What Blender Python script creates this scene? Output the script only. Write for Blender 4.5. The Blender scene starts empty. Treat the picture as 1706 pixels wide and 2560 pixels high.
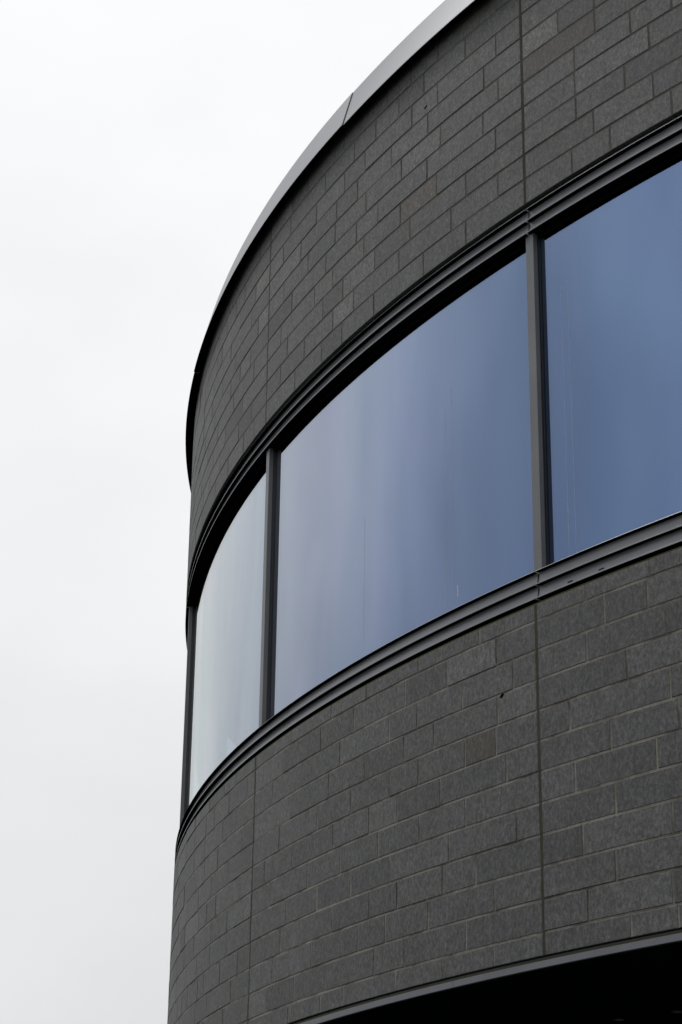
import bpy, math, random
from mathutils import Matrix, Vector
rnd = random.Random(7)
sc = bpy.context.scene

# ------------------------------------------------------------------ camera
EYE = 1.6
PITCH, ROLL, FPX = 0.39322, -0.01373, 5069.1
cam_d = bpy.data.cameras.new('camera'); cam = bpy.data.objects.new('camera', cam_d)
sc.collection.objects.link(cam); sc.camera = cam
cam_d.sensor_fit = 'VERTICAL'; cam_d.sensor_height = 36.0; cam_d.sensor_width = 24.0
cam_d.lens = FPX / 2560 * 36.0
cam_d.clip_start = 0.1; cam_d.clip_end = 5000
cp, sp_ = math.cos(PITCH), math.sin(PITCH); cr, sr = math.cos(ROLL), math.sin(ROLL)
X = Vector((1, 0, 0)); V = Vector((0, -sp_, cp)); F = Vector((0, cp, sp_))
rx = cr * X - sr * V; up = sr * X + cr * V
m = Matrix((rx, up, -F)).transposed().to_4x4(); m.translation = Vector((0, 0, EYE))
cam.matrix_world = m

# ------------------------------------------------------------------ sky and sun
SUN_EL, SUN_AZ = math.radians(58), math.radians(300)   # azimuth clockwise from +Y
w = bpy.data.worlds.new('World'); sc.world = w; w.use_nodes = True
nt = w.node_tree; nt.nodes.clear()
N = lambda t, **k: (lambda n: ([setattr(n, a, b) for a, b in k.items()], n)[1])(nt.nodes.new(t))
out = N('ShaderNodeOutputWorld')
sky = N('ShaderNodeTexSky', sky_type='NISHITA', sun_disc=False, sun_elevation=SUN_EL, sun_rotation=SUN_AZ)
bg1 = N('ShaderNodeBackground'); bg1.inputs['Strength'].default_value = 0.08
nt.links.new(sky.outputs[0], bg1.inputs[0])
tc = N('ShaderNodeTexCoord')
sep = N('ShaderNodeSeparateXYZ'); nt.links.new(tc.outputs['Generated'], sep.inputs[0])
ramp = N('ShaderNodeValToRGB')                       # overcast cloud deck: brighter towards the zenith
nt.links.new(sep.outputs['Z'], ramp.inputs[0])
e = ramp.color_ramp.elements
e[0].position = 0.0; e[0].color = (0.72, 0.73, 0.742, 1)
e[1].position = 1.0; e[1].color = (1.08, 1.10, 1.13, 1)
for pos, c in ((0.15, (0.815, 0.822, 0.832)), (0.30, (0.87, 0.875, 0.883)), (0.45, (0.96, 0.965, 0.975)), (0.62, (1.02, 1.03, 1.045))):
    x = e.new(pos); x.color = (*c, 1)
mp = N('ShaderNodeMapping'); mp.inputs['Scale'].default_value = (1.0, 1.0, 1.9)
nt.links.new(tc.outputs['Generated'], mp.inputs[0])
no = N('ShaderNodeTexNoise'); no.inputs['Scale'].default_value = 2.6; no.inputs['Detail'].default_value = 5; no.inputs['Roughness'].default_value = 0.5
nt.links.new(mp.outputs[0], no.inputs['Vector'])
r2 = N('ShaderNodeValToRGB'); nt.links.new(no.outputs['Fac'], r2.inputs[0])
r2.color_ramp.elements[0].position = 0.32; r2.color_ramp.elements[0].color = (0.93, 0.935, 0.94, 1)
r2.color_ramp.elements[1].position = 0.66; r2.color_ramp.elements[1].color = (1.06, 1.06, 1.06, 1)
mul = N('ShaderNodeMixRGB', blend_type='MULTIPLY'); mul.inputs[0].default_value = 1
nt.links.new(ramp.outputs[0], mul.inputs[1]); nt.links.new(r2.outputs[0], mul.inputs[2])
no2 = N('ShaderNodeTexNoise'); no2.inputs['Scale'].default_value = 3.4; no2.inputs['Detail'].default_value = 3; no2.inputs['Roughness'].default_value = 0.45
mp2 = N('ShaderNodeMapping'); mp2.inputs['Scale'].default_value = (1.0, 1.0, 1.2); mp2.inputs['Location'].default_value = (3.1, 1.7, 0.4)
nt.links.new(tc.outputs['Generated'], mp2.inputs[0]); nt.links.new(mp2.outputs[0], no2.inputs['Vector'])
r3 = N('ShaderNodeValToRGB'); nt.links.new(no2.outputs['Fac'], r3.inputs[0])
r3.color_ramp.elements[0].position = 0.36; r3.color_ramp.elements[0].color = (0.70, 0.725, 0.76, 1)
r3.color_ramp.elements[1].position = 0.62; r3.color_ramp.elements[1].color = (1.05, 1.05, 1.05, 1)
west = N('ShaderNodeMapRange'); west.inputs['From Min'].default_value = -0.45; west.inputs['From Max'].default_value = -0.8
nt.links.new(sep.outputs['X'], west.inputs['Value'])
mul2 = N('ShaderNodeMixRGB', blend_type='MULTIPLY'); nt.links.new(west.outputs[0], mul2.inputs[0])
nt.links.new(mul.outputs[0], mul2.inputs[1]); nt.links.new(r3.outputs[0], mul2.inputs[2])
bg2 = N('ShaderNodeBackground'); bg2.inputs['Strength'].default_value = 0.97
nt.links.new(mul2.outputs[0], bg2.inputs[0])
mixs = N('ShaderNodeMixShader'); mixs.inputs[0].default_value = 0.97
nt.links.new(bg1.outputs[0], mixs.inputs[1]); nt.links.new(bg2.outputs[0], mixs.inputs[2])
nt.links.new(mixs.outputs[0], out.inputs[0])
sun_d = bpy.data.lights.new('sun', 'SUN'); sun_d.energy = 1.1; sun_d.angle = math.radians(25); sun_d.color = (1, 0.985, 0.96)
sun = bpy.data.objects.new('sun', sun_d); sc.collection.objects.link(sun)
sdir = Vector((math.sin(SUN_AZ) * math.cos(SUN_EL), math.cos(SUN_AZ) * math.cos(SUN_EL), math.sin(SUN_EL)))
sun.rotation_euler = sdir.to_track_quat('Z', 'Y').to_euler()
sc.view_settings.view_transform = 'Standard'; sc.view_settings.look = 'None'
sc.view_settings.exposure = 0; sc.view_settings.gamma = 1

# ------------------------------------------------------------------ plan of the curved building
AX, AY, R = 14.990464, 21.825108, 16.6925           # axis of the drum and radius of the block face
TH0, TH1 = -2.45, 0.25                              # built part of the arc (0 = facing -Y, negative = to the left)
z_ = lambda h: h + EYE
def P(th, dr, z): return (AX + (R + dr) * math.sin(th), AY - (R + dr) * math.cos(th), z)
J = [-0.9655, -1.217, -1.4685, -1.72, -1.9715, -2.223, -0.714, -0.4625, -0.211, 0.0405]
J.sort()

# ------------------------------------------------------------------ materials
def mat(name):
    m = bpy.data.materials.new(name); m.use_nodes = True
    t = m.node_tree; b = t.nodes['Principled BSDF']
    return m, t, b
def nd(t, typ, **k):
    n = t.nodes.new(typ)
    for a, b in k.items(): setattr(n, a, b)
    return n
def noise(t, vec, scale, detail=4, rough=0.55, dist=0.0):
    n = nd(t, 'ShaderNodeTexNoise'); n.inputs['Scale'].default_value = scale
    n.inputs['Detail'].default_value = detail; n.inputs['Roughness'].default_value = rough
    n.inputs['Distortion'].default_value = dist
    if vec is not None: t.links.new(vec, n.inputs['Vector'])
    return n
def ramp_(t, fac, stops):
    r = nd(t, 'ShaderNodeValToRGB'); t.links.new(fac, r.inputs[0])
    e = r.color_ramp.elements
    e[0].position, e[0].color = stops[0][0], (*stops[0][1], 1)
    e[1].position, e[1].color = stops[-1][0], (*stops[-1][1], 1)
    for p, c in stops[1:-1]:
        x = e.new(p); x.color = (*c, 1)
    return r
def mulc(t, a, b, f=1.0, mode='MULTIPLY'):
    n = nd(t, 'ShaderNodeMixRGB', blend_type=mode); n.inputs[0].default_value = f
    t.links.new(a, n.inputs[1]); t.links.new(b, n.inputs[2]); return n

def block_material():
    m, t, b = mat('charcoal_split_block')
    tc = nd(t, 'ShaderNodeTexCoord'); at = nd(t, 'ShaderNodeVertexColor', layer_name='tone')
    v = tc.outputs['Object']
    mp = nd(t, 'ShaderNodeMapping'); mp.inputs['Scale'].default_value = (1, 1, 0.7); t.links.new(v, mp.inputs[0])
    n1 = noise(t, mp.outputs[0], 48, 7, 0.8)
    n2 = noise(t, mp.outputs[0], 9, 4, 0.6); n4 = noise(t, mp.outputs[0], 24, 3, 0.6)
    n3 = noise(t, v, 1.1, 3, 0.5)
    r1 = ramp_(t, n1.outputs['Fac'], [(0.32, (0.42, 0.42, 0.41)), (0.5, (0.95, 0.95, 0.95)), (0.68, (1.80, 1.79, 1.77))])
    r2 = ramp_(t, n2.outputs['Fac'], [(0.30, (0.86, 0.86, 0.855)), (0.7, (1.14, 1.14, 1.14))])
    r3 = ramp_(t, n3.outputs['Fac'], [(0.35, (0.95, 0.95, 0.94)), (0.65, (1.05, 1.05, 1.05))])
    base = mulc(t, at.outputs['Color'], r1.outputs[0]); base = mulc(t, base.outputs[0], r2.outputs[0]); base = mulc(t, base.outputs[0], r3.outputs[0])
    r4 = ramp_(t, n4.outputs['Fac'], [(0.32, (0.85, 0.85, 0.85)), (0.68, (1.17, 1.17, 1.17))]); base = mulc(t, base.outputs[0], r4.outputs[0])
    vo = nd(t, 'ShaderNodeTexVoronoi'); vo.inputs['Scale'].default_value = 90; t.links.new(v, vo.inputs['Vector'])
    rv = ramp_(t, vo.outputs['Distance'], [(0.0, (0.055, 0.055, 0.055)), (0.12, (0, 0, 0))])
    nv = noise(t, v, 14, 2); rn = ramp_(t, nv.outputs['Fac'], [(0.55, (0, 0, 0)), (0.62, (1, 1, 1))])
    sp = mulc(t, rv.outputs[0], rn.outputs[0])
    add = mulc(t, base.outputs[0], sp.outputs[0], 1.0, 'ADD')
    t.links.new(add.outputs[0], b.inputs['Base Color'])
    b.inputs['Roughness'].default_value = 0.68; b.inputs['Specular IOR Level'].default_value = 0.5
    bp = nd(t, 'ShaderNodeBump'); bp.inputs['Strength'].default_value = 0.7; bp.inputs['Distance'].default_value = 0.004
    ad = nd(t, 'ShaderNodeMath', operation='ADD'); t.links.new(n1.outputs['Fac'], ad.inputs[0]); t.links.new(n2.outputs['Fac'], ad.inputs[1])
    t.links.new(ad.outputs[0], bp.inputs['Height']); t.links.new(bp.outputs[0], b.inputs['Normal'])
    return m
def mortar_material(name, c1, c2):
    m, t, b = mat(name); tc = nd(t, 'ShaderNodeTexCoord'); v = tc.outputs['Object']
    n = noise(t, v, 3.2, 4, 0.65); n2 = noise(t, v, 70, 4, 0.7)
    r = ramp_(t, n.outputs['Fac'], [(0.38, c1), (0.60, c2)])
    r2 = ramp_(t, n2.outputs['Fac'], [(0.3, (0.75, 0.75, 0.75)), (0.7, (1.25, 1.25, 1.25))])
    x = mulc(t, r.outputs[0], r2.outputs[0]); t.links.new(x.outputs[0], b.inputs['Base Color'])
    b.inputs['Roughness'].default_value = 0.95; b.inputs['Specular IOR Level'].default_value = 0.1
    bp = nd(t, 'ShaderNodeBump'); bp.inputs['Strength'].default_value = 0.5; bp.inputs['Distance'].default_value = 0.003
    t.links.new(n2.outputs['Fac'], bp.inputs['Height']); t.links.new(bp.outputs[0], b.inputs['Normal'])
    return m
def metal_material(name, col, rough, metallic=0.0, spec=0.5, var=0.12):
    m, t, b = mat(name); tc = nd(t, 'ShaderNodeTexCoord'); v = tc.outputs['Object']
    n = noise(t, v, 2.3, 5, 0.6); n2 = noise(t, v, 120, 2, 0.5)
    lo = tuple(c * (1 - var) for c in col); hi = tuple(c * (1 + var) for c in col)
    r = ramp_(t, n.outputs['Fac'], [(0.3, lo), (0.7, hi)])
    r2 = ramp_(t, n2.outputs['Fac'], [(0.3, (0.95,) * 3), (0.7, (1.05,) * 3)])
    x = mulc(t, r.outputs[0], r2.outputs[0]); t.links.new(x.outputs[0], b.inputs['Base Color'])
    mr = nd(t, 'ShaderNodeMapRange'); mr.inputs['To Min'].default_value = rough - 0.05; mr.inputs['To Max'].default_value = rough + 0.06
    t.links.new(n.outputs['Fac'], mr.inputs['Value']); t.links.new(mr.outputs[0], b.inputs['Roughness'])
    b.inputs['Metallic'].default_value = metallic; b.inputs['Specular IOR Level'].default_value = spec
    return m
def plain(name, col, rough=0.9, spec=0.2, var=0.15, scale=3.0):
    m, t, b = mat(name); tc = nd(t, 'ShaderNodeTexCoord')
    n = noise(t, tc.outputs['Object'], scale, 5, 0.6)
    r = ramp_(t, n.outputs['Fac'], [(0.3, tuple(c * (1 - var) for c in col)), (0.7, tuple(c * (1 + var) for c in col))])
    t.links.new(r.outputs[0], b.inputs['Base Color']); b.inputs['Roughness'].default_value = rough
    b.inputs['Specular IOR Level'].default_value = spec
    return m
def glass_material():
    m = bpy.data.materials.new('blue_coated_glass'); m.use_nodes = True; t = m.node_tree; t.nodes.clear()
    o = nd(t, 'ShaderNodeOutputMaterial'); lw = nd(t, 'ShaderNodeLayerWeight'); lw.inputs['Blend'].default_value = 0.5
    tc = nd(t, 'ShaderNodeTexCoord')
    # facing = 1 - cos(angle): coated glass mirrors blue head-on and pale near grazing
    r = ramp_(t, lw.outputs['Facing'], GLASS)
    mp = nd(t, 'ShaderNodeMapping'); mp.inputs['Scale'].default_value = (1.0, 1.0, 0.16); t.links.new(tc.outputs['Object'], mp.inputs[0])
    n = noise(t, mp.outputs[0], 1.6, 2, 0.4)
    bp = nd(t, 'ShaderNodeBump'); bp.inputs['Strength'].default_value = 0.07; bp.inputs['Distance'].default_value = 0.01
    t.links.new(n.outputs['Fac'], bp.inputs['Height'])
    g = nd(t, 'ShaderNodeBsdfGlossy'); g.inputs['Roughness'].default_value = 0.03
    # faint teal / violet drift of the interference coating, stretched along the pane height
    mp3 = nd(t, 'ShaderNodeMapping'); mp3.inputs['Scale'].default_value = (1.0, 1.0, 0.25); mp3.inputs['Rotation'].default_value = (0.12, 0.08, 0); t.links.new(tc.outputs['Object'], mp3.inputs[0])
    n3 = noise(t, mp3.outputs[0], 1.5, 3, 0.5, 0.6)
    r3 = ramp_(t, n3.outputs['Fac'], [(0.30, (0.965, 1.0, 0.99)), (0.5, (1.0, 1.0, 1.0)), (0.70, (1.025, 0.99, 1.015))])
    n5 = noise(t, mp3.outputs[0], 0.9, 3, 0.55, 0.8)
    r5 = ramp_(t, n5.outputs['Fac'], [(0.30, (0.90, 0.905, 0.915)), (0.68, (1.04, 1.04, 1.03))])
    tint = mulc(t, r.outputs[0], r3.outputs[0]); tint = mulc(t, tint.outputs[0], r5.outputs[0])
    t.links.new(tint.outputs[0], g.inputs['Color']); t.links.new(bp.outputs[0], g.inputs['Normal'])
    tr = nd(t, 'ShaderNodeBsdfTransparent'); tr.inputs['Color'].default_value = (0.21, 0.235, 0.25, 1)
    ad = nd(t, 'ShaderNodeAddShader'); t.links.new(g.outputs[0], ad.inputs[0]); t.links.new(tr.outputs[0], ad.inputs[1])
    t.links.new(ad.outputs[0], o.inputs[0])
    return m
GLASS = [(0.25, (0.112, 0.168, 0.288)), (0.36, (0.140, 0.197, 0.322)), (0.52, (0.230, 0.28, 0.395)), (0.66, (0.37, 0.40, 0.47)), (0.80, (0.52, 0.55, 0.58)), (0.92, (0.67, 0.685, 0.68)), (1.0, (0.85, 0.85, 0.83))]
M = dict(
    block=block_material(),
    mortar_up=mortar_material('dark_olive_mortar', (0.080, 0.077, 0.064), (0.110, 0.106, 0.092)),
    mortar_low=mortar_material('brown_grey_mortar', (0.095, 0.088, 0.073), (0.235, 0.22, 0.19)),
    sealant=mortar_material('olive_sealant', (0.048, 0.048, 0.036), (0.062, 0.061, 0.047)),
    trim=metal_material('grey_coated_aluminium', (0.165, 0.168, 0.178), 0.29, 0.1, 0.5),
    coping=metal_material('light_grey_coping_metal', (0.225, 0.23, 0.245), 0.42, 0.2, 0.5, 0.05),
    mull=metal_material('grey_mullion_metal', (0.125, 0.127, 0.132), 0.42, 0.1, 0.5),
    black=plain('black_frame', (0.024, 0.024, 0.028), 0.45, 0.5),
    void=plain('dark_cavity_and_shade', (0.006, 0.006, 0.006), 0.95, 0.0),
    olive=plain('olive_membrane', (0.060, 0.058, 0.030), 0.9, 0.1),
    flash=metal_material('violet_grey_flashing', (0.135, 0.136, 0.152), 0.5, 0.1, 0.4),
    soffit=plain('black_soffit_panel', (0.009, 0.011, 0.011), 0.8, 0.0),
    room=plain('dim_plaster', (0.10, 0.098, 0.095), 0.9),
    blind=plain('pale_curtain', (0.42, 0.42, 0.42), 0.95),
    roofm=plain('roof_membrane', (0.18, 0.18, 0.18), 0.95),
    ground=plain('paved_ground', (0.040, 0.040, 0.039), 0.95, 0.2, 0.3, 0.6),
    lens=plain('frosted_lamp_lens', (0.35, 0.35, 0.33), 0.5),
    glass=glass_material(),
    scratch=plain('white_film_mark', (0.55, 0.60, 0.62), 0.7),
    faint=plain('faint_film_mark', (0.40, 0.44, 0.52), 0.7),
    store=metal_material('dark_shopfront', (0.03, 0.033, 0.036), 0.25, 0.0, 0.5),
)

# ------------------------------------------------------------------ builders
COL = sc.collection
def link(name, me, material, parent, smooth=None, label=None, kind=None):
    o = bpy.data.objects.new(name, me); COL.objects.link(o)
    if material: me.materials.append(material)
    o.parent = parent
    if label: o['label'] = label
    if kind: o['kind'] = kind
    return o
def mesh(name, verts, faces): 
    me = bpy.data.meshes.new(name); me.from_pydata(verts, [], faces); me.validate(); me.update(); return me
def fix_normals(me):
    import bmesh
    b = bmesh.new(); b.from_mesh(me); bmesh.ops.recalc_face_normals(b, faces=b.faces); b.to_mesh(me); b.free()
def sweep(name, prof, a, b, material, parent, step=0.006, label=None, sharp=0.5, under=None):
    """closed profile [(dr, z)] swept round the drum from angle a to b, with end caps"""
    n = max(1, int(math.ceil((b - a) / step))); k = len(prof); vs = []; fs = []
    for i in range(n + 1):
        th = a + (b - a) * i / n
        vs += [P(th, dr, z) for dr, z in prof]
    for i in range(n):
        for j in range(k):
            j2 = (j + 1) % k
            fs.append((i * k + j, i * k + j2, (i + 1) * k + j2, (i + 1) * k + j))
    fs.append(tuple(range(k))[::-1]); fs.append(tuple(n * k + j for j in range(k)))
    me = mesh(name, vs, fs); fix_normals(me)
    me.polygons.foreach_set('use_smooth', [True] * len(me.polygons))
    o = link(name, me, material, parent, label=label)
    me.set_sharp_from_angle(angle=sharp)
    if under:                                   # downward faces coloured black: their underside shade is put into the colour
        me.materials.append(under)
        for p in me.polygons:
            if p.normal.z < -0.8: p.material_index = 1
    return o
def box_prof(r0, r1, z0, z1): return [(r0, z0), (r1, z0), (r1, z1), (r0, z1)]
def vbar(name, th, half, r0, r1, z0, z1, material, parent, bev=0.002):
    """upright bar facing outward: width 2*half metres, between radii r0<r1"""
    c = Vector((math.sin(th), -math.cos(th), 0)); t = Vector((math.cos(th), math.sin(th), 0)); o = Vector((AX, AY, 0))
    pr = [(-half, r0), (half, r0), (half, r1 - bev), (half - bev, r1), (-half + bev, r1), (-half, r1 - bev)]
    vs = [tuple(o + c * (R + r) + t * s + Vector((0, 0, z))) for z in (z0, z1) for s, r in pr]
    k = len(pr); fs = [(j, (j + 1) % k, k + (j + 1) % k, k + j) for j in range(k)] + [tuple(range(k))[::-1], tuple(range(k, 2 * k))]
    me = mesh(name, vs, fs); fix_normals(me)
    return link(name, me, material, parent)

# ------------------------------------------------------------------ ground
bld = bpy.data.objects.new('curved_building', None); COL.objects.link(bld); bld.location = (0, 0, 0)
bld['label'] = 'dark curved block building with a band of blue glass windows between grey metal trims'
bld['category'] = 'building'
gs = 2500.0; gn = 24
gv = [(-gs + 2 * gs * i / gn, -gs + 2 * gs * j / gn, 0) for j in range(gn + 1) for i in range(gn + 1)]
gf = [(j * (gn + 1) + i, j * (gn + 1) + i + 1, (j + 1) * (gn + 1) + i + 1, (j + 1) * (gn + 1) + i) for j in range(gn) for i in range(gn)]
link('ground', mesh('ground', gv, gf), M['ground'], None, kind='structure')

# ------------------------------------------------------------------ block walls
LOW = {0: [-1.3058, -1.25, -1.1902, -1.1675, -1.1223, -1.0887, -1.0449, -1.001, -0.9369], 1: [-1.2931, -1.2618, -1.229, -1.1776, -1.1332, -1.0999, -1.0556, -1.0233, -0.99, -0.9274], 2: [-1.3154, -1.2735, -1.247, -1.1907, -1.1566, -1.1131, -1.0686, -1.0463, -1.013, -0.98, -0.9374, -0.8969], 3: [-1.2817, -1.2362, -1.1676, -1.124, -1.0897, -1.0565, -1.0337, -0.9899, -0.9171], 4: [-1.3271, -1.2944, -1.2589, -1.1803, -1.1356, -1.1021, -1.0681, -1.0451, -1.0117, -0.9914, -0.9478, -0.8965], 5: [-1.2823, -1.2364, -1.1989, -1.1635, -1.1189, -1.0854, -1.0619, -1.0291, -0.9851, -0.9265], 6: [-1.2468, -1.1902, -1.1451, -1.1117, -1.0774, -1.0446, -1.0118, -0.9459, -0.9044], 7: [-1.3253, -1.2922, -1.2579, -1.1693, -1.1349, -1.1013, -1.0678, -1.0233, -0.9796, -0.9254], 8: [-1.3507, -1.3199, -1.3042, -1.2687, -1.2369, -1.1758, -1.1525, -1.1189, -1.0846, -1.0617, -1.0279, -1.0056, -0.9428], 9: [-1.2952, -1.2468, -1.1852, -1.1398, -1.0944, -1.0713, -1.0383, -0.9938, -0.9264], 10: [-1.26, -1.192, -1.158, -1.056, -1.0122, -0.9411, -0.8999], 11: [-1.1641, -1.1294, -1.0283, -0.9948, -0.9202]}
UP = {0: [-1.1739, -1.1403, -1.117, -1.0843, -1.04, -1.0067, -0.9358], 1: [-1.1953, -1.162, -1.1274, -1.105, -1.0611, -1.0178, -0.9833, -0.9224], 2: [-1.2623, -1.1859, -1.1395, -1.1166, -1.0841, -1.0514, -1.0062, -0.904], 3: [-1.2831, -1.241, -1.1961, -1.1502, -1.1287, -1.0947, -1.0599, -1.0291, -0.9842, -0.9326, -0.8901], 4: [-1.2489, -1.1807, -1.1367, -1.1027, -1.081, -1.0367, -0.9931, -0.8996], 5: [-1.3143, -1.2805, -1.2352, -1.1931, -1.1596, -1.0931, -1.059, -1.0256, -0.9817, -0.9194], 6: [-1.3429, -1.2941, -1.2494, -1.1696, -1.1247, -1.1021, -1.0683, -1.0358, -0.9918, -0.9416], 7: [-1.3199, -1.2746, -1.242, -1.1954, -1.1498, -1.1165, -1.0496, -1.0278, -0.9829], 8: [-1.3311, -1.3079, -1.2852, -1.2651, -1.1851, -1.139, -1.0616, -1.0391, -1.0056], 9: [-1.0505, -1.0272]}
SPECIAL = [('low', -1.0017, 3.639, 'brown'), ('low', -1.0803, 3.494, 'light'), ('low', -1.1906, 3.901, 'light'), ('up', -0.9515, 8.74, 'light2'), ('up', -0.9406, 8.551, 'brown'), ('up', -1.0462, 8.146, 'brown2'), ('up', -1.1401, 8.157, 'light'), ('up', -1.1152, 7.789, 'light2'), ('up', -1.2299, 9.015, 'light2'), ('up', -1.2276, 8.586, 'light2'), ('up', -1.0391, 9.047, 'light'), ('low', -0.9325, 3.33, 'dark')]
H_C, H_C1, H_G, H_TOPLOW, H_CAP = 7.4756, 4.3719, 2.2341, 4.484, 9.60
S = 0.2
def fill_row(known):
    """joint angles for a whole course: the surveyed ones, then random block lengths beyond them"""
    js = sorted(set(known))
    allj = sorted(js + J); res = list(js)
    lo, hi = (min(js), max(js)) if js else (0, 0)
    segs = sorted(J + [TH0, TH1])
    def run(a, b):
        o = []; x = a
        L = (b - a) * R
        while True:
            left = (b - x) * R
            if left < 0.62: break
            l = rnd.choice([0.37, 0.555, 0.74, 0.74, 0.555])
            if left - l < 0.16: l = left / 2
            x += l / R; o.append(x)
            if (b - x) * R < 0.82 and rnd.random() < 0.6: break
        return o
    pts = sorted(set(segs + js)); 
    for a, b in zip(pts, pts[1:]):
        if (b - a) * R > 0.90: res += run(a, b)
    return sorted(res)
TONES = {'brown': (0.062, 0.054, 0.044), 'brown2': (0.076, 0.066, 0.056), 'light': (0.090, 0.089, 0.087), 'light2': (0.112, 0.110, 0.106), 'dark': (0.0665, 0.0655, 0.064)}
BASE = 0.073
def block_wall(name, rows, parent, which, mortar, zb, zt, label):
    vs = []; fs = []; cols = []
    g = 0.0145 if which == 'low' else 0.0145; seal = 0.025; dep = -0.0034 if which == 'low' else -0.0030
    for (h0, h1, js) in rows:
        edges = sorted(js + J + [TH0, TH1])
        gb = 0 if h0 <= zb + 1e-6 else g / 2
        gt = 0 if h1 >= zt - 1e-6 else g / 2
        for a, b in zip(edges, edges[1:]):
            if (b - a) * R < 0.05: continue
            ga = (seal if a in J else g) / 2 / R; gb_ = (seal if b in J else g) / 2 / R
            t0, t1 = a + ga, b - gb_; z0, z1 = z_(h0 + gb), z_(h1 - gt)
            tone = None
            for w_, th, h, ty in SPECIAL:
                if w_ == which and t0 <= th <= t1 and h0 <= h <= h1: tone = TONES[ty]
            if tone is None:
                k = BASE * (0.96 if which == 'low' else 1.0) * (1 + rnd.gauss(0, 0.10)); u = rnd.random()
                if u < 0.03: k *= 1.28
                elif u < 0.06: k *= 0.86
                wv = rnd.gauss(0, 0.003)
                tone = (k * (1.012 + wv), k, k * (0.975 - wv))
            i0 = len(vs); bev = 0.0022 + rnd.random() * 0.0012
            off = rnd.gauss(0, 0.0009)
            jit = [off + rnd.gauss(0, 0.0006) for _ in range(4)]
            bt = bev / R
            jz = lambda: rnd.gauss(0, 0.0006)
            a0, b0, a1, b1 = jz(), jz(), jz(), jz()
            cor = [(t0, z0 + a0), (t1, z0 + b0), (t1, z1 + b1), (t0, z1 + a1)]
            if gb == 0: cor[0] = (t0, z0); cor[1] = (t1, z0)
            if gt == 0: cor[2] = (t1, z1); cor[3] = (t0, z1)
            ins = [(cor[0][0] + bt, cor[0][1] + bev), (cor[1][0] - bt, cor[1][1] + bev), (cor[2][0] - bt, cor[2][1] - bev), (cor[3][0] + bt, cor[3][1] - bev)]
            L_ = (t1 - t0) * R; ns = max(1, int(math.ceil(L_ / 0.13)))
            us = [0.0] + [bt / (t1 - t0)] + [i / ns for i in range(1, ns)] + [1 - bt / (t1 - t0)] + [1.0]
            lerp = lambda p_, q_, u_: p_ + (q_ - p_) * u_
            # every station carries six points: back and rim below, bevel below, bevel above, rim and back above
            for ui, u_ in enumerate(us):
                th_ = lerp(t0, t1, u_); zb_ = lerp(cor[0][1], cor[1][1], u_); zt_ = lerp(cor[3][1], cor[2][1], u_)
                jb = lerp(jit[0], jit[1], u_); jt_ = lerp(jit[3], jit[2], u_); end = ui in (0, len(us) - 1)
                fr = -bev if end else 0.0
                vs += [P(th_, -0.045, zb_), P(th_, -bev + jb, zb_), P(th_, fr + jb, zb_ + bev), P(th_, fr + jt_, zt_ - bev), P(th_, -bev + jt_, zt_), P(th_, -0.045, zt_)]
            f = []
            for ui in range(len(us) - 1):
                q0 = i0 + ui * 6; q1 = q0 + 6
                for c_ in range(5): f.append((q0 + c_, q1 + c_, q1 + c_ + 1, q0 + c_ + 1))
            qe = i0 + (len(us) - 1) * 6
            f.append(tuple(i0 + c_ for c_ in range(6))); f.append(tuple(qe + 5 - c_ for c_ in range(6)))
            fs += f; cols += [tone] * len(f)
    me = bpy.data.meshes.new(name); me.from_pydata(vs, [], fs); me.update()
    ca = me.color_attributes.new('tone', 'FLOAT_COLOR', 'CORNER')
    data = []
    for p, c in zip(me.polygons, cols): data += [c[0], c[1], c[2], 1.0] * p.loop_total
    ca.data.foreach_set('color', data)
    o = link(name, me, M['block'], parent, label=label)
    sweep('mortar', box_prof(-0.20, dep, z_(zb) + 0.002, z_(zt) - 0.002), TH0 + 0.0002, TH1 - 0.0002, mortar, o, 0.01)
    for j in J:
        if -1.8 < j < -0.4:
            hw = seal / 2 / R
            sweep('movement_joint', [(-0.03, z_(zb) + 0.003), (dep + 0.0009, z_(zb) + 0.003), (dep + 0.0009, z_(zt) - 0.003), (-0.03, z_(zt) - 0.003)], j - hw + 1e-5, j + hw - 1e-5, M['sealant'], o, 0.01)
    return o
rows_low = []
for k in range(0, 12):
    h1 = H_TOPLOW if k == 0 else H_C1 - S * (k - 1)
    h0 = max(H_C1 - S * k, H_G)
    rows_low.append((h0, h1, fill_row(LOW.get(k, []))))
rows_up = []
for k in range(0, 11):
    h0 = H_C + S * k; h1 = min(H_C + S * (k + 1), H_CAP)
    rows_up.append((h0, h1, fill_row(UP.get(k, []))))
lower = block_wall('lower_wall', rows_low, bld, 'low', M['mortar_low'], H_G, H_TOPLOW, 'dark block wall below the window band with lighter mortar')
upper = block_wall('upper_wall', rows_up, bld, 'up', M['mortar_up'], H_C, H_CAP, 'dark block wall between the window band and the coping')
# small open weep holes in two bed joints
def hole(name, th, h, parent, tilt, ln=0.030, ht=0.012):
    n = 10; vs = []; c = math.cos(tilt); s = math.sin(tilt)
    for r_ in (0.0012, -0.02):
        for i in range(n):
            a = 2 * math.pi * i / n; x = ln * math.cos(a); y = ht * math.sin(a)
            vs.append(P(th + (x * c - y * s) / R, r_, z_(h) + x * s + y * c))
    fs = [tuple(range(n)), tuple(range(n, 2 * n))[::-1]] + [(i, n + i, n + (i + 1) % n, (i + 1) % n) for i in range(n)]
    me = mesh(name, vs, fs); fix_normals(me); link(name, me, M['void'], parent)
hole('weep_hole', -1.0378, 8.950, upper, 0.5, 0.020, 0.008)
hole('weep_hole', -0.9871, 3.960, lower, 0.4, 0.022, 0.013)

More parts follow.
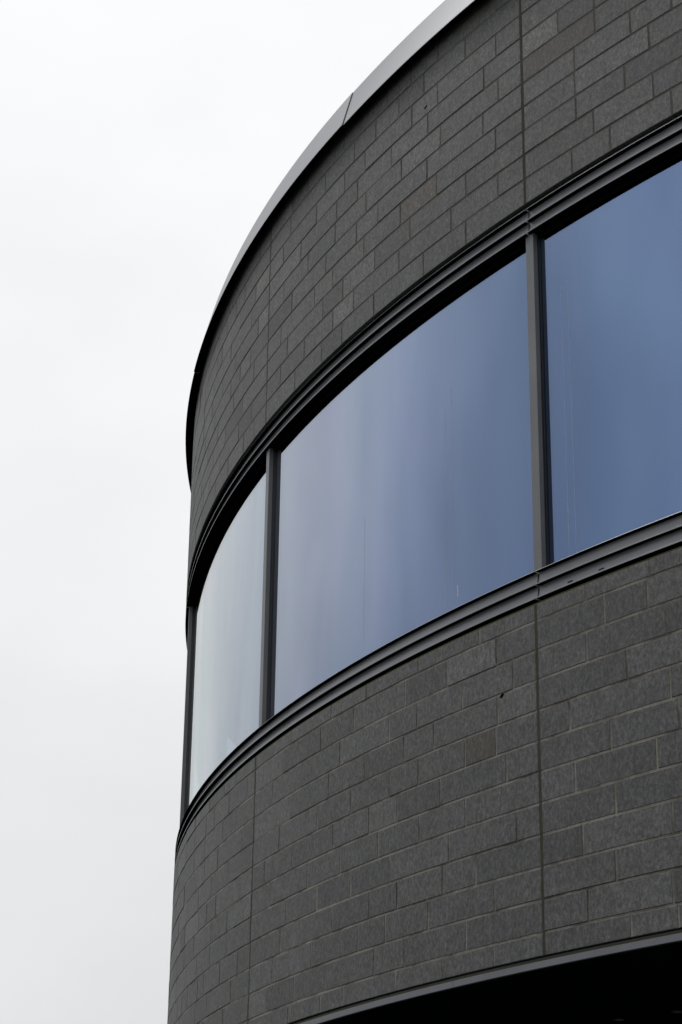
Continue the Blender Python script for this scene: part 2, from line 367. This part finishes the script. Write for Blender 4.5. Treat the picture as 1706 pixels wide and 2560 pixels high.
# ------------------------------------------------------------------ stepped metal trims (head and sill share one extrusion)
def trim_profile(h_lip, h_a, h_b, back_top):
    """lip edge, cove, lip, cove, lip: like two lapped boards"""
    pr = [(-0.060, back_top), (-0.036, back_top), (-0.036, h_lip + 0.004), (-0.003, h_lip + 0.001), (-0.001, h_lip - 0.003), (-0.0350, h_lip - 0.0065)]
    def cove(top, bot):
        L = top - bot
        return [(r, top - L * u) for r, u in ((-0.0345, 0.01), (-0.0325, 0.45), (-0.0240, 0.905), (-0.0012, 0.915), (0.0, 0.935))] + [(0.0, bot)]
    pr += cove(h_lip - 0.006, h_a) + [(-0.0350, h_a - 0.0005)] + cove(h_a - 0.001, h_b) + [(-0.028, h_b - 0.001), (-0.060, h_b - 0.001)]
    return [(r, z_(h)) for r, h in pr]
heads = trim_profile(7.432, 7.334, 7.237, 7.470)
sills = trim_profile(4.716, 4.619, 4.524, 4.735)
JS = [TH0] + [-1.9715, -1.4685, -0.9655, -0.4625] + [TH1]
gap = 0.008 / R
for a, b in zip(JS, JS[1:]):
    a0 = a + gap if a > TH0 else a; b0 = b - gap if b < TH1 else b
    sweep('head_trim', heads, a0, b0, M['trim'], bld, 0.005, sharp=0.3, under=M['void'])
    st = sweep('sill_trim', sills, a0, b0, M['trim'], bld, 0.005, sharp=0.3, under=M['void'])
    if a <= -0.93 <= b:
        for th in (-0.9452, -0.9281):
            sweep('drain_slot', box_prof(-0.004, 0.0004, z_(4.539), z_(4.546)), th - 0.0014, th + 0.0014, M['void'], st)
# dark cavity closers behind the trims
sweep('cavity_closer', box_prof(-0.30, -0.062, z_(7.2355), z_(7.4735)), TH0, TH1, M['void'], bld, 0.01)
sweep('cavity_closer', box_prof(-0.30, -0.062, z_(4.486), z_(4.700)), TH0, TH1, M['void'], bld, 0.01)
# brown membrane edge on top of the lower block wall
sweep('membrane_strip', box_prof(-0.060, -0.012, z_(4.486), z_(4.500)), TH0, TH1, M['olive'], bld, 0.01)

# ------------------------------------------------------------------ window band
def window(a, b):
    wr = bpy.data.objects.new('window', None); COL.objects.link(wr); wr.parent = bld
    hw = 0.041 / R
    sweep('glass_pane', box_prof(-0.097, -0.0850, z_(4.705), z_(7.225)), a + hw * 1.02, b - hw * 1.02, M['glass'], wr, 0.004)
    s0 = a + hw; s1 = b - hw
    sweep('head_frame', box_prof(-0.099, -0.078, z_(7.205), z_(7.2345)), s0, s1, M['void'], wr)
    for (c, d) in ((s0, s0 + 0.004 / R), (s1 - 0.004 / R, s1)):
        sweep('side_frame', box_prof(-0.099, -0.078, z_(4.705), z_(7.2045)), c, d, M['black'], wr)
    # spacer bar of the double glazing, a few millimetres behind the pane
    sweep('spacer_bar', box_prof(-0.114, -0.100, z_(7.170), z_(7.2345)), s0, s1, M['void'], wr)
    for (c, d) in ((s0, s0 + 0.030 / R), (s1 - 0.030 / R, s1)):
        sweep('spacer_bar', box_prof(-0.114, -0.100, z_(4.705), z_(7.1695)), c, d, M['void'], wr)
    return wr
def rod(name, th, r0, z0, z1, rad, material, parent):
    c = P(th, r0, 0); n = 8
    vs = [(c[0] + rad * math.cos(2 * math.pi * i / n), c[1] + rad * math.sin(2 * math.pi * i / n), z) for z in (z0, z1) for i in range(n)]
    fs = [(i, (i + 1) % n, n + (i + 1) % n, n + i) for i in range(n)] + [tuple(range(n))[::-1], tuple(range(n, 2 * n))]
    link(name, mesh(name, vs, fs), material, parent)
wins = []
for a, b in zip(J, J[1:]):
    if a < -1.8 or b > 0: continue
    wr = window(a, b); wins.append((a, b, wr))
    if a == -1.217:
        for th, lo_, hi_ in ((-1.0309, 4.73, 6.35), (-1.0262, 4.73, 6.5), (-1.1011, 4.9, 5.9)): sweep('film_scratch', box_prof(-0.0848, -0.0844, z_(lo_), z_(hi_)), th, th + 0.0022 / R, M['faint'], wr)
        for th in (-1.0309, -1.0254): rod('blind_cord', th, -0.135, z_(4.63), z_(7.23), 0.004, M['scratch'], wr)
        sweep('film_scratch', [(-0.0848, z_(4.84)), (-0.0842, z_(4.84)), (-0.0842, z_(4.925)), (-0.0848, z_(4.925))], -1.0228, -1.0224, M['scratch'], wr)
    if a == -0.9655:
        for th in (-0.9506, -0.9465): sweep('film_scratch', box_prof(-0.0848, -0.0844, z_(4.73), z_(6.75)), th, th + 0.0022 / R, M['faint'], wr)
        rod('blind_cord', -0.9506, -0.135, z_(4.63), z_(7.23), 0.005, M['scratch'], wr)
        n = 60; vs = []
        for i in range(n + 1):
            th = -0.9615 + 0.016 * i / n; d = -0.185 + 0.022 * math.sin(i * 0.62)
            vs += [P(th, d, z_(4.63)), P(th, d, z_(7.22)), P(th, d - 0.003, z_(7.22)), P(th, d - 0.003, z_(4.63))]
        fs = [(4 * i + j, 4 * i + (j + 1) % 4, 4 * i + 4 + (j + 1) % 4, 4 * i + 4 + j) for i in range(n) for j in range(4)] + [(0, 1, 2, 3), (4 * n + 3, 4 * n + 2, 4 * n + 1, 4 * n)]
        me = mesh('curtain', vs, fs); fix_normals(me); link('curtain', me, M['blind'], wr)
for j in J:
    if -1.8 < j < 0:
        mu = vbar('mullion', j, 0.040, -0.066, -0.030, z_(4.700), z_(7.2345), M['mull'], bld)
        vbar('glazing_bar', j, 0.0375, -0.140, -0.0665, z_(4.700), z_(7.2345), M['black'], mu)
# ------------------------------------------------------------------ room behind the glass
sweep('ceiling_slab', box_prof(-6.0, -0.30, z_(7.240), z_(7.45)), TH0, TH1, M['room'], bld, 0.02)
sweep('floor_slab', box_prof(-6.0, -0.30, z_(4.30), z_(4.62)), TH0, TH1, M['room'], bld, 0.02)
sweep('room_back_wall', box_prof(-6.2, -6.0, z_(4.30), z_(7.45)), TH0, TH1, M['room'], bld, 0.02)

# ------------------------------------------------------------------ coping
cop = [(-0.30, 9.60), (0.030, 9.60), (0.0300, 9.440), (0.0500, 9.4280), (0.0930, 9.4275), (0.0935, 9.4330), (0.004, 9.772), (0.000, 9.780), (-0.010, 9.783), (-0.30, 9.75)]
cop = [(r, z_(h)) for r, h in cop]
CS = [TH0, -1.9862, -1.6935, -1.4007, -1.108, -0.8153, -0.5226, -0.23, TH1]
for i, (a, b) in enumerate(zip(CS, CS[1:])):
    k = 0.0085 / R
    oo = (-0.003, 0.003)[i % 2]
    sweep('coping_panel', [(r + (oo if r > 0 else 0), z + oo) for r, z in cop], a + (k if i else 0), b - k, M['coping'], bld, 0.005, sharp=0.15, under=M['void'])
    if i: sweep('coping_splice', [(0.028, z_(9.61)), (0.034, z_(9.445)), (0.088, z_(9.434)), (-0.004, z_(9.772)), (-0.05, z_(9.74))], a - 0.03 / R, a + 0.03 / R, M['void'], bld)
sweep('coping_backing', box_prof(-0.28, 0.030, z_(9.52), z_(9.59)), TH0, TH1, M['void'], bld, 0.01)
sweep('roof_deck', [(-(R - 0.5), z_(9.2)), (-0.21, z_(9.2)), (-0.21, z_(9.45)), (-(R - 0.5), z_(9.45))], TH0, TH1, M['roofm'], bld, 0.05)

# ------------------------------------------------------------------ underside
fl = [(-0.060, 2.232), (-0.030, 2.232), (-0.030, 2.208), (-0.004, 2.206), (-0.0035, 2.166), (-0.006, 2.163), (-0.060, 2.163)]
fl = [(r, z_(h)) for r, h in fl]
FS = [TH0, -2.0, -1.7558, -1.5111, -1.2664, -1.0217, -0.777, -0.5323, -0.2876, TH1]
for i, (a, b) in enumerate(zip(FS, FS[1:])):
    k = 0.0018 / R
    sweep('base_flashing', fl, a + (k if i else 0), b - k, M['flash'], bld, 0.005)
    sweep('soffit_panel', box_prof(-4.2, -0.007, z_(2.157), z_(2.1622)), a + (0.004 / R if i else 0), b - 0.004 / R, M['soffit'], bld, 0.01)
sweep('membrane_strip', box_prof(-0.029, -0.010, z_(2.2085), z_(2.219)), TH0, TH1, M['olive'], bld, 0.01)
sweep('base_slab', box_prof(-6.0, -0.205, z_(2.195), z_(2.60)), TH0, TH1, M['void'], bld, 0.02)
def soffit_light(th, dr):
    n = 24; o = bpy.data.objects.new('soffit_light', None); COL.objects.link(o); o.parent = bld
    c = P(th, dr, 0)
    def disc(nm, r0, r1, z0, z1, m_):
        vs = [(c[0] + r_ * math.cos(2 * math.pi * i / n), c[1] + r_ * math.sin(2 * math.pi * i / n), z) for r_, z in ((r0, z0), (r1, z0), (r1, z1), (r0, z1)) for i in range(n)]
        fs = [(a * n + i, a * n + (i + 1) % n, ((a + 1) % 4) * n + (i + 1) % n, ((a + 1) % 4) * n + i) for a in range(4) for i in range(n)]
        me = mesh(nm, vs, fs); fix_normals(me); link(nm, me, m_, o)
    disc('ring', 0.030, 0.042, z_(2.151), z_(2.1565), M['black'])
    disc('lens', 0.001, 0.029, z_(2.153), z_(2.1565), M['lens'])
for th, dr in ((-1.0120, -1.7375), (-1.0457, -1.6452)): soffit_light(th, dr)
# set-back ground floor
sweep('ground_floor_wall', box_prof(-4.4, -4.2, 0.0, z_(2.190)), TH0, TH1, M['store'], bld, 0.02)
